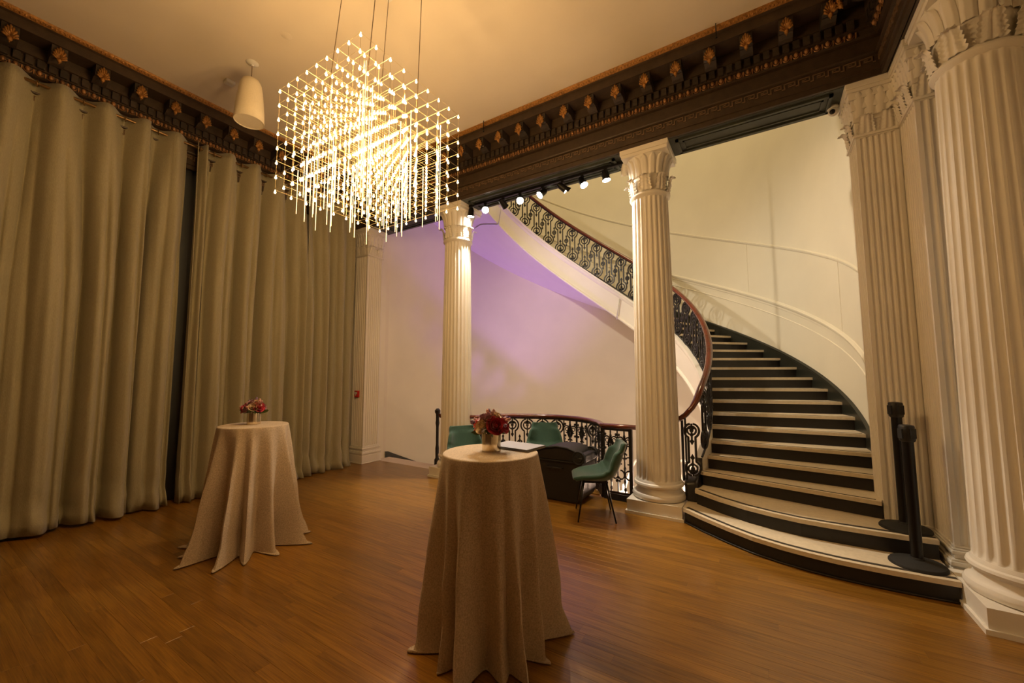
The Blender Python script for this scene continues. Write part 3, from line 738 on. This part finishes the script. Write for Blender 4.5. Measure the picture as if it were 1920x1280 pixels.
q = MB(); q.grid(lambda u, v: (-6.53+.012*math.sin(u*26), 1.55+.8*u, .01+4.55*v), 40, 2); o = q.build('blackout_lining', M_lining, None, True); tag(o, 'grey blackout lining showing in the gap between gathered curtains', 'lining'); solid(o, .004)

# ------------------------------------------------------------------ chandelier
GXN, GYN, GZN = 9, 9, 8
CHX0, CHX1, CHY0, CHY1, CHZ0, CHZ1 = -3.098, -2.119, 1.527, 2.512, 3.012, 3.825
CHC = ((CHX0+CHX1)/2, (CHY0+CHY1)/2)
CH = thing('chandelier', 'glowing cube chandelier of tiny bulbs on a fine wire lattice with hanging light rods', 'chandelier', (*CHC, CHZ0))
def nd(i, j, k): return Vector((CHX0+(CHX1-CHX0)*i/(GXN-1)-CHC[0], CHY0+(CHY1-CHY0)*j/(GYN-1)-CHC[1], (CHZ1-CHZ0)*k/(GZN-1)))
q = MB(); wr = .0014
for i in range(GXN):
    for j in range(GYN): q.tube([nd(i, j, 0), nd(i, j, GZN-1)], wr, 4)
for k in range(GZN):
    for i in range(GXN): q.tube([nd(i, 0, k), nd(i, GYN-1, k)], wr, 4)
    for j in range(GYN): q.tube([nd(0, j, k), nd(GXN-1, j, k)], wr, 4)
o = q.build('wire_lattice', M_wire, CH); o['kind'] = 'stuff'
q = MB(); q.sphere((0, 0, -.020), .0088, 8, 6, 1.15); q.tube([(0, 0, 0), (0, 0, -.014)], .004, 5); BULB = q.mesh('bulb', M_bulb, True)
nodes = [(i, j, k) for i in range(GXN) for j in range(GYN) for k in range(GZN)]
camp = Vector((-CHC[0], -CHC[1], 1.6-CHZ0)); nodes.sort(key=lambda n_: (nd(*n_)-camp).length)
rest = MB()
for c, n_ in enumerate(nodes):
    p = nd(*n_)
    if c < 300: link('bulb', BULB, CH, p)
    else:
        bb = len(rest.v); rest.v += [tuple(v.co+p) for v in BULB.vertices]; rest.f += [tuple(bb+x for x in f.vertices) for f in BULB.polygons]
o = rest.build('bulb_cluster', M_bulb, CH, True); o['kind'] = 'stuff'
rr = random.Random(4)
for c in range(58):
    i, j = rr.uniform(.3, 7.7), rr.uniform(.3, 7.7); p = nd(i, j, 0); ln = rr.uniform(.07, .24); tp = rr.uniform(.1, .75)
    q = MB(); q.tube([(p.x, p.y, -ln), (p.x, p.y, tp)], .0028, 5); q.build('light_rod', M_rod, CH)
q = MB(); CAN = (-2.61-CHC[0], 2.11-CHC[1]); zc = ZC-CHZ0
q.box(CAN[0]-.26, CAN[0]+.26, CAN[1]-.26, CAN[1]+.26, zc-.07, zc+.005); o = q.build('ceiling_canopy', M_whitep, CH); bevel(o, .004)
for (i, j, sx, sy) in ((2, 2, -1, -1), (6, 2, 1, -1), (2, 6, -1, 1), (6, 6, 1, 1)):
    q = MB(); q.tube([nd(i, j, GZN-1), (CAN[0]+sx*.22, CAN[1]+sy*.22, zc-.06)], .0032, 6); q.build('suspension_cable', M_cable, CH)
for i in range(3):
    for j in range(3):
        for k in range(3):
            p = nd(1+3*i, 1+3*j, .8+2.7*k)
            lamp('chandelier_light', 'POINT', p, 8.2, WARM, .012, parent=CH)

# ------------------------------------------------------------------ pendant and ceiling bits
PD = thing('pendant_lamp', 'unlit cream drum pendant hanging from the ceiling near the curtains', 'pendant lamp', (-4.855, 2.073, ZC))
q = MB(); q.lathe([(.065, 0), (.065, -.012), (.05, -.025), (.012, -.034), (.012, -.05)], 24); q.build('ceiling_rose', M_whitep, PD, True, 40)
q = MB(); q.tube([(0, 0, -.04), (0, 0, -.23)], .004, 6); q.build('cord', M_cable, PD)
q = MB(); pr = [(.055, -.225), (.085, -.235), (.105, -.28), (.118, -.36), (.132, -.48), (.142, -.60), (.148, -.73)]
q.lathe(pr, 40, cap=False); o = q.build('lamp_shade', M_shade, PD, True, 50); solid(o, .004)
q = MB(); q.lathe([(.146, -.715), (.146, -.72)], 32); q.build('diffuser', M_shade, PD)
q = MB(); q.box(-5.46, -5.36, 2.02, 2.12, ZC-.045, ZC+.002); o = q.build('smoke_detector', M_whitep); bevel(o, .015, 2); tag(o, 'small white detector on the ceiling behind the cream pendant', 'detector')
q = MB(); q.lathe([(.06, 0), (.06, -.008), (.05, -.012)], 24, (-4.145, 2.081, ZC)); tag(q.build('ceiling_plate', M_ceil, None, True, 40), 'round painted cover plate on the ceiling between pendant and chandelier', 'cover plate')
for x, lb in ((-3.22, 'thin dark spike on the cornice beside the chandelier'), (-.25, 'thin dark spike on the cornice above the staircase')):
    q = MB(); q.tube([(x, 4.372, 5.05), (x, 4.368, 5.13), (x, 4.372, 5.215)], .006, 6); q.sphere((x, 4.372, 5.06), .012, 6, 4); tag(q.build('cornice_spike', M_blackm, None, True), lb, 'spike', 'cornice spikes')

# ------------------------------------------------------------------ track lights
TY = 5.0
q = MB(); q.box(-3.98, -1.32, TY-.018, TY+.018, ZS-.045, ZS-.01); tag(q.build('light_track', M_blackm), 'long dark lighting track fixed under the beam between columns', 'light track')
def spot_head(x, aim, lit, label, white=False, energy=0, angle=40, color=(1, .84, .64)):
    o0 = thing('track_spotlight', label, 'spotlight', (x, TY, ZS-.04), 0, 'spotlights along the track'); mt = M_whitep if white else M_blackm
    d = (Vector(aim)-Vector((x, TY, ZS-.13))).normalized(); quat = d.to_track_quat('Z', 'Y'); Mx = Matrix.Translation((0, 0, -.095)) @ quat.to_matrix().to_4x4()
    q = MB(); q.box(-.02, .02, -.016, .016, -.03, .02); q.tube([(0, 0, -.03), (0, 0, -.06)], .008, 6); q.build('mount', mt, o0)
    q = MB(); q.tube([(-.052, 0, -.10), (-.052, 0, -.06), (.052, 0, -.06), (.052, 0, -.10)], .006, 5); q.build('yoke', mt, o0)
    q = MB(); q.lathe([(.018, -.085), (.034, -.075), (.044, -.04), (.046, .0), (.050, .05), (.056, .068), (.052, .070)], 20, cap=False); q.xf(Mx).build('lamp_body', mt, o0, True, 40)
    q = MB(); q.lathe([(.0005, .072), (.054, .066)], 24, cap=False); q.xf(Mx).build('lens', M_lens if lit else M_blackm, o0)
    for s in (-1, 1):
        if x > -2.2 or x < -2.4 or s > 0: break
        q = MB(); q.hexa([(s*.05, -.03, .06), (s*.056, -.03, .06), (s*.056, .03, .06), (s*.05, .03, .06), (s*.075, -.035, .12), (s*.081, -.035, .12), (s*.081, .035, .12), (s*.075, .035, .12)])
        q.xf(Mx).build('barn_door', mt, o0)
    if energy:
        lamp('spotlight_beam', 'SPOT', (x, TY, ZS-.135)+d*.09 if False else tuple(Vector((x, TY, ZS-.135))+d*.09), energy, color, .03, aim=aim, angle=angle, blend=1.0 if angle > 90 else .6)
T1P = (-1.475, 2.09, 1.1)
spot_head(-3.93, (-4.16, 4.97, 1.2), True, 'black spotlight turned down onto the brightly lit column', energy=420, angle=56)
spot_head(-3.64, T1P, True, 'lit spotlight next to the brightly lit column, facing into the hall', energy=330, angle=20)
spot_head(-3.30, (-2.4, 9.2, 1.6), False, 'black spotlight turned away from the hall under the top of the iron balustrade', energy=150, angle=130, color=(1, .88, .72))
spot_head(-2.99, T1P, True, 'lit spotlight in front of the upper iron balustrade', energy=330, angle=20)
spot_head(-2.61, (-4.25, 2.0, 1.1), True, 'lit spotlight below the plain cream wall right of the balustrade', energy=190, angle=20)
spot_head(-2.29, (.55, 6.6, 1.6), True, 'spotlight angled sideways toward the stairs with its lens edge glowing', energy=250, angle=125)
spot_head(-1.99, (.15, 4.0, .1), True, 'largest glaring lit spotlight toward the stair-foot column', energy=230, angle=46)
spot_head(-1.66, (-1.22, 4.97, 1.6), True, 'black spotlight turned down onto the stair-foot column', energy=170, angle=50)
spot_head(-1.40, (-1.9, 6.6, 1.0), False, 'white spotlight tucked beside the capital of the stair-foot column', white=True)
SC = thing('security_camera', 'small white dome security camera under the beam by the broad pilaster', 'camera', (.744, 5.13, ZS))
q = MB(); q.lathe([(.05, .0), (.05, -.02), (.045, -.03)], 20); q.build('mount', M_whitep, SC, True, 40)
q = MB(); q.sphere((0, -.01, -.06), .045, 16, 10); q.build('housing', M_whitep, SC, True)
q = MB(); q.sphere((-.012, -.040, -.072), .026, 12, 8); q.build('lens', M_blackm, SC, True)

# ------------------------------------------------------------------ fire alarm
FA = thing('fire_alarm', 'small red fire alarm pull box on the white pilaster', 'fire alarm', (-6.39, 4.775, 1.25))
q = MB(); q.box(-.045, .045, -.035, 0.012, -.06, .06); o = q.build('box', M_red, FA); bevel(o, .006)
q = MB(); q.hexa([(-.03, -.042, .0), (.03, -.042, .0), (.03, -.03, .0), (-.03, -.03, .0), (-.03, -.040, .035), (.03, -.040, .035), (.03, -.03, .035), (-.03, -.03, .035)]); q.box(-.008, .008, -.042, -.03, -.03, .01); q.build('pull_handle', M_whitep, FA)

# ------------------------------------------------------------------ cocktail tables
TT = 1.115
def table(label, clabel, loc, seed, rmax, puddle, group='cocktail tables'):
    t = thing('cocktail_table', label, 'table', loc, 0, group)
    q = MB(); q.lathe([(.284, TT-.03), (.286, TT-.02), (.286, TT-.008), (.282, TT-.005)], 40); q.build('table_top', M_blackm, t, True, 40)
    q = MB(); q.tube([(0, 0, .02), (0, 0, TT-.03)], .035, 12); q.build('pole', M_blackm, t, True, 40)
    q = MB(); q.lathe([(.225, 0), (.225, .012), (.20, .025), (.05, .045), (.04, .06)], 40); q.build('base', M_blackm, t, True, 40)
    rnd = random.Random(seed); nf = 13; cs = sorted(((i+rnd.uniform(-.3, .3))/nf)*2*PI for i in range(nf)); am = [rnd.uniform(.45, 1.12) for _ in range(nf)]; wd = [rnd.uniform(.12, .19) for _ in range(nf)]
    def fold(a):
        s = 0
        for c, h, w in zip(cs, am, wd):
            d = (a-c+PI) % (2*PI)-PI; s = max(s, h*math.exp(-abs(d/w)**1.7))
        return s
    q = MB(); n = 220; RT = .298; prof = []
    rows = [('t', r) for r in (.02, .1, .2, .26, .286)]+[('e', i/3) for i in range(1, 4)]+[('d', (i/30)) for i in range(1, 31)]+[('p', i/4) for i in range(1, 5)]
    tw = rnd.uniform(-.15, .15)
    for kind, s in rows:
        for i in range(n):
            a = 2*PI*i/n; f = fold(a+tw*(s if kind == 'd' else (1 if kind == 'p' else 0)))
            rb = .240+(rmax-.240)*f
            if kind == 't': r, z = s, TT+.004
            elif kind == 'e': r, z = .286+.012*math.sin(s*PI/2), TT+.004-.010*(1-math.cos(s*PI/2))
            elif kind == 'd':
                e = s**.92; r = RT+(rb-RT)*e+.012*math.sin(a*19+s*4+seed)*s*(1-s*.3)+.010*math.sin(s*17+a*5)*s*s
                z = (TT-.006)*(1-s)+.012*s
                if s > .86: r += (s-.86)*.18*puddle*(.5+f)
            else:
                e = 1.0; r = rb+.0252*puddle*(.5+f)+s*.055*puddle*max(0, f-.25+.3*math.sin(a*3+seed)); z = .012-.004*s+.012*math.sin(s*PI)*f
            q.v.append((r*math.cos(a), r*math.sin(a), z))
    for j in range(len(rows)-1):
        for i in range(n): k = (i+1) % n; q.f.append((j*n+i, j*n+k, (j+1)*n+k, (j+1)*n+i))
    q.f.append(tuple(range(n))[::-1])
    o = q.build('tablecloth', M_cloth, None, True, 60); o.location = loc; solid(o, .003, 1); tag(o, clabel, 'tablecloth', 'linen tablecloths')
    return t
T1L, T2L = (-1.475, 2.09, 0), (-4.25, 2.005, 0)
table('tall round cocktail table under the cloth that carries the laptop', 'taupe linen cloth on the cocktail table with the laptop', T1L, 14, .475, .5)
table('tall round cocktail table under the cloth near the curtains', 'taupe linen cloth puddling on the floor in front of the curtains', T2L, 33, .51, 1.2)
# closed laptop
LP = thing('laptop', 'closed thin grey laptop beside the flower vase', 'laptop', (-1.40, 2.29, TT+.004), R(-5))
q = MB(); q.box(-.155, .155, -.105, .105, .001, .010); o = q.build('base', M_lap, LP); bevel(o, .004)
q = MB(); q.box(-.155, .155, -.105, .105, .0105, .017); o = q.build('lid', M_lap, LP); bevel(o, .003)

# ------------------------------------------------------------------ flowers
def rose_mesh(name, mt, seed):
    rnd = random.Random(seed); q = MB()
    for layer, (n, r, h, open_) in enumerate(((2, .010, .034, .0), (3, .018, .036, .12), (4, .027, .034, .35), (5, .037, .028, .75))):
        for i in range(n):
            a0 = 2*PI*i/n+layer*.7+rnd.uniform(-.2, .2); sp = 2*PI/n*.62
            def fn(u, v):
                a = a0+(u-.5)*2*sp; rr = r*(.35+.65*math.sin(min(1, v*1.15)*PI/2))+open_*.012*max(0, v-.6)*2.5
                z = h*(v*(1-.25*abs(u-.5)*2)-.28*open_*max(0, v-.65))-.004*layer
                return (rr*math.cos(a), rr*math.sin(a), z)
            q.grid(fn, 6, 5)
    q.sphere((0, 0, .008), .014, 8, 5)
    return q.mesh(name, mt, True)
ROSES = {k: rose_mesh('rose', mt, i) for i, (k, mt) in enumerate((('crimson', M_rose), ('coral', M_rose2), ('cream', M_rose3), ('mauve', M_rose4)))}
def sprig_mesh(mt, seed):
    rnd = random.Random(seed); q = MB(); q.tube([(0, 0, 0), (.004, 0, .04), (0, .004, .075)], .0015, 4)
    for i in range(16):
        t = .3+.7*i/16; a = i*2.4; q.sphere((math.cos(a)*.014*(1.2-t), math.sin(a)*.014*(1.2-t), .082*t), .0075, 5, 4)
    return q.mesh('blossom_sprig', mt, True)
SPR = [sprig_mesh(M_lilac, 1), sprig_mesh(M_pinkf, 2)]
q = MB(); q.grid(lambda u, v: ((u-.5)*.035*math.sin(PI*min(1, v*.97+.03)), -.025*v*v, .075*v+.006*abs(u-.5)), 4, 6); LEAF = q.mesh('leaf', M_leaf, True)
def flowers(loc, vlabel, blabel, seed, mix, facing):
    v = thing('vase', vlabel, 'vase', loc, 0, 'flower vases')
    q = MB(); q.lathe([(.056, 0), (.060, .003), (.060, .112), (.0575, .1125), (.0565, .11), (.0565, .01), (.001, .008)], 32, cap=False); q.build('glass_body', M_vase, v, True, 40)
    q = MB(); q.lathe([(.001, .085), (.056, .085)], 20, cap=False); q.build('water', M_leaf, v)
    b2 = thing('bouquet', blabel, 'flowers', (loc[0], loc[1], loc[2]+.012), facing, 'table bouquets')
    rnd = random.Random(seed)
    q = MB()
    for i in range(14):
        a = rnd.uniform(0, 6.28); q.tube([(.02*math.cos(a+2), .02*math.sin(a+2), 0), (.035*math.cos(a), .035*math.sin(a), .09), (.06*math.cos(a), .06*math.sin(a), .13)], .0022, 4)
    q.build('stems', M_leaf, b2)
    for (k, az, el, s) in mix:
        r = .082*math.cos(R(el)); z = .128+.085*math.sin(R(el)); a = R(az)
        link('rose', ROSES[k], b2, (r*math.cos(a), r*math.sin(a), z), (0, R(90-el)*.85, a), (s, s, s))
    for i in range(20):
        a = rnd.uniform(0, 6.28); el = R(rnd.uniform(15, 85)); r = .075*math.cos(el)
        link('blossom_sprig', SPR[i % 2], b2, (r*math.cos(a), r*math.sin(a), .118+.055*math.sin(el)), (0, PI/2-el, a), (1, 1, rnd.uniform(.6, .95)))
    for i in range(16):
        a = rnd.uniform(0, 6.28); link('leaf', LEAF, b2, (.05*math.cos(a), .05*math.sin(a), .105), (0, R(rnd.uniform(40, 100)), a))
    return v
VZ = TT+.0045
FC = R(-58)   # toward the camera from the table
MIX1 = [('crimson', 20, 14, 1.35), ('cream', -38, 12, 1.15), ('coral', -85, 16, 1.05), ('crimson', 62, 10, 1.15), ('mauve', -10, 45, .95), ('cream', 40, 58, .8), ('mauve', 110, 25, 1.0), ('coral', 170, 20, 1.1), ('crimson', -130, 20, 1.1), ('mauve', -60, 50, .9), ('cream', 150, 55, .9)]
MIX2 = [('crimson', 25, 18, 1.2), ('cream', -5, 22, 1.05), ('mauve', -50, 12, 1.0), ('crimson', -85, 10, 1.15), ('cream', 20, 58, .8), ('mauve', 70, 20, .9), ('crimson', 130, 20, 1.0), ('cream', 180, 30, .9), ('mauve', -130, 25, 1.0), ('mauve', -30, 55, .9)]
flowers((-1.49, 2.12, VZ), 'short silvery cylinder vase beside the laptop', 'bouquet of crimson, coral and cream roses beside the laptop', 5, MIX1, FC)
flowers((-4.27, 2.01, VZ), 'short silvery cylinder vase on the table near the curtains', 'small bouquet of dark crimson and cream roses in front of the curtains', 9, MIX2, R(-25))

# ------------------------------------------------------------------ green chairs
def make_chair(label):
    c = thing('lounge_chair', label, 'chair', (0, 0, 0), 0, 'green velvet chairs')
    # local: facing -Y ; profile from the seat front to the top of the back
    P = [(-.245, .425), (-.255, .45), (-.235, .468), (-.15, .470), (-.03, .455), (.09, .448), (.165, .47), (.215, .535), (.25, .63), (.285, .74), (.31, .815), (.318, .838)]
    Wd = [.16, .185, .20, .225, .24, .245, .245, .240, .225, .205, .185, .165]
    q = MB(); n = len(P)-1
    def fn(u, v):
        f = v*n; i = min(n-1, int(f)); t = f-i
        y = P[i][0]*(1-t)+P[i+1][0]*t; z = P[i][1]*(1-t)+P[i+1][1]*t; w = Wd[i]*(1-t)+Wd[i+1]*t; s = (u-.5)*2
        wing = abs(s)**2.6
        k = max(0, 1-abs(f-5.6)/3.6)
        return (s*w*(1+.10*wing*k), y-.10*wing*max(0, min(1, (f-4.5)/3))*(.5 if f > 9 else 1), z+.115*wing*k)
    q.grid(fn, 16, n*3); o = q.build('seat_shell', M_velvet, c, True); solid(o, .05, -1); subsurf(o, 1)
    q = MB(); q.box(-.17, .17, -.15, .13, .405, .42); q.build('seat_frame', M_blackm, c)
    for sx, sy in ((-1, -1), (1, -1), (-1, 1), (1, 1)):
        q = MB(); q.tube([(sx*.15, -.13 if sy < 0 else .11, .425), (sx*.225, -.205 if sy < 0 else .20, 0)], [.013, .008], 8); q.build('leg', M_blackm, c, True)
    return c
CHR = make_chair('green velvet chair turned sideways beside the column at the stair foot')
CHR.location = (-1.69, 4.46, 0); CHR.rotation_euler = (0, 0, math.atan2(-.19, -.39)+PI/2)
dup(CHR, (-2.86, 5.48, 0), R(28), 'green velvet chair standing behind the black wheeled case')
dup(CHR, (-3.62, 4.60, 0), R(60), 'green velvet chair with its back to the brightly lit column')

# ------------------------------------------------------------------ black wheeled case
BC = thing('wheeled_case', 'black plastic wheeled case standing on end by the green chairs', 'case', (-2.30, 4.95, 0))
def rrect(hw, hh, r, cz, n=5):
    pts = []
    for cx, cz2, a in ((hw-r, hh-r, 0), (-hw+r, hh-r, 90), (-hw+r, -hh+r, 180), (hw-r, -hh+r, 270)):
        for i in range(n+1): g = R(a+90*i/n); pts.append((cx+r*math.cos(g), cz+cz2+r*math.sin(g)))
    return pts
q = MB(); q.prism(rrect(.36, .285, .14, .285), lambda x, z: (x, -.24, z), lambda x, z: (x, .22, z)); o = q.build('body', M_plastic, BC, True, 40); bevel(o, .02, 3)
q = MB(); lid = [(-.36, .50), (-.365, .54), (-.30, .60), (-.15, .655), (.02, .68), (.16, .672), (.26, .64), (.30, .60), (.30, .54), (.3, .50)]
q.prism(lid, lambda x, z: (x, -.245, z), lambda x, z: (x, .225, z)); o = q.build('lid', M_plastic, BC, True, 40); bevel(o, .02, 3)
q = MB(); q.tube([(x, -.25, z) for x, z in lid[1:8]], .012, 6); q.tube([(-.36, -.25, .50), (.30, -.25, .50)], .012, 6); q.build('lid_rim', M_rubber, BC, True)
q = MB(); q.box(.20, .39, -.20, .18, .50, .60); o = q.build('axle_housing', M_plastic, BC); bevel(o, .02, 3)
for y in (-.245, .185):
    q = MB(); pr = [(.02, -.022), (.05, -.022), (.056, -.012), (.078, -.020), (.086, -.012), (.086, .012), (.078, .020), (.056, .012), (.05, .022), (.02, .022)]
    q.lathe(pr, 24); q.xf(Matrix.Translation((.315, y, .565)) @ Matrix.Rotation(PI/2, 4, 'X')); w = q.build('wheel', M_rubber, BC, True, 40)
    q = MB()
    for i in range(5):
        a = 2*PI*i/5; q.tube([(.315+.015*math.cos(a), y-.022, .565+.015*math.sin(a)), (.315+.055*math.cos(a), y-.018, .565+.055*math.sin(a))], .006, 5)
    q.build('spokes', M_plastic, w)
q = MB(); q.tube([(-.12, -.25, .42), (-.12, -.275, .42), (.10, -.275, .42), (.10, -.25, .42)], .010, 6); q.build('handle', M_plastic, BC, True)

# ------------------------------------------------------------------ stanchions
def stanchion(label, x, y, z):
    s = thing('stanchion', label, 'stanchion', (x, y, z), 0, 'black barrier posts')
    q = MB(); q.lathe([(.166, 0), (.166, .010), (.158, .022), (.10, .036), (.045, .046), (.040, .06)], 40); q.build('base', M_rubber, s, True, 40)
    q = MB(); q.tube([(0, 0, .04), (0, 0, .97)], .036, 20); q.build('post', M_blackm, s, True, 40)
    q = MB(); q.lathe([(.040, .92), (.048, .93), (.048, 1.035), (.044, 1.045), (.02, 1.05)], 20); q.build('belt_cassette', M_plastic, s, True, 40)
    for i in range(4):
        a = PI/2*i+R(30); q = MB(); q.box(-.018, .018, -.056, -.040, .945, 1.02); q.xf(Matrix.Rotation(a, 4, 'Z')); q.build('belt_slot', M_rubber, s)
    return s
stanchion('black stanchion post standing on the lowest stair tread', .925, 4.300, RISE)
stanchion('black stanchion post standing on the second stair tread', .945, 4.66, 2*RISE)

# ------------------------------------------------------------------ pale chandelier seen down the stairwell
WC = thing('stairwell_chandelier', 'white scroll-armed chandelier glimpsed through the iron guard behind the column', 'chandelier', (-1.30, 6.12, .0))
q = MB(); q.tube([(0, 0, .2), (0, 0, 10.0)], .008, 6); q.build('chain', M_whitep, WC)
q = MB(); q.lathe([(.02, -.35), (.06, -.3), (.03, -.2), (.07, -.05), (.03, .05), (.05, .15), (.02, .25)], 16); q.build('stem', M_whitep, WC, True, 50)
for i in range(6):
    a = 2*PI*i/6+.3; q = MB()
    q.tube([(math.cos(a)*(.04+.50*t), math.sin(a)*(.04+.50*t), -.2+.62*math.sin(PI*t)*.9+.05*t) for t in [j/14 for j in range(15)]], .016, 8); q.build('arm', M_whitep, WC, True)
    lamp('candle_light', 'POINT', (math.cos(a)*.54, math.sin(a)*.54, .03), 15, (1, .66, .46), .04, parent=WC)
    q = MB(); q.lathe([(.01, -.05), (.05, -.03), (.06, .0), (.02, .01), (.014, .09), (.002, .11)], 12, (math.cos(a)*.54, math.sin(a)*.54, -.12)); q.build('candle_cup', M_whitep, WC, True, 50)
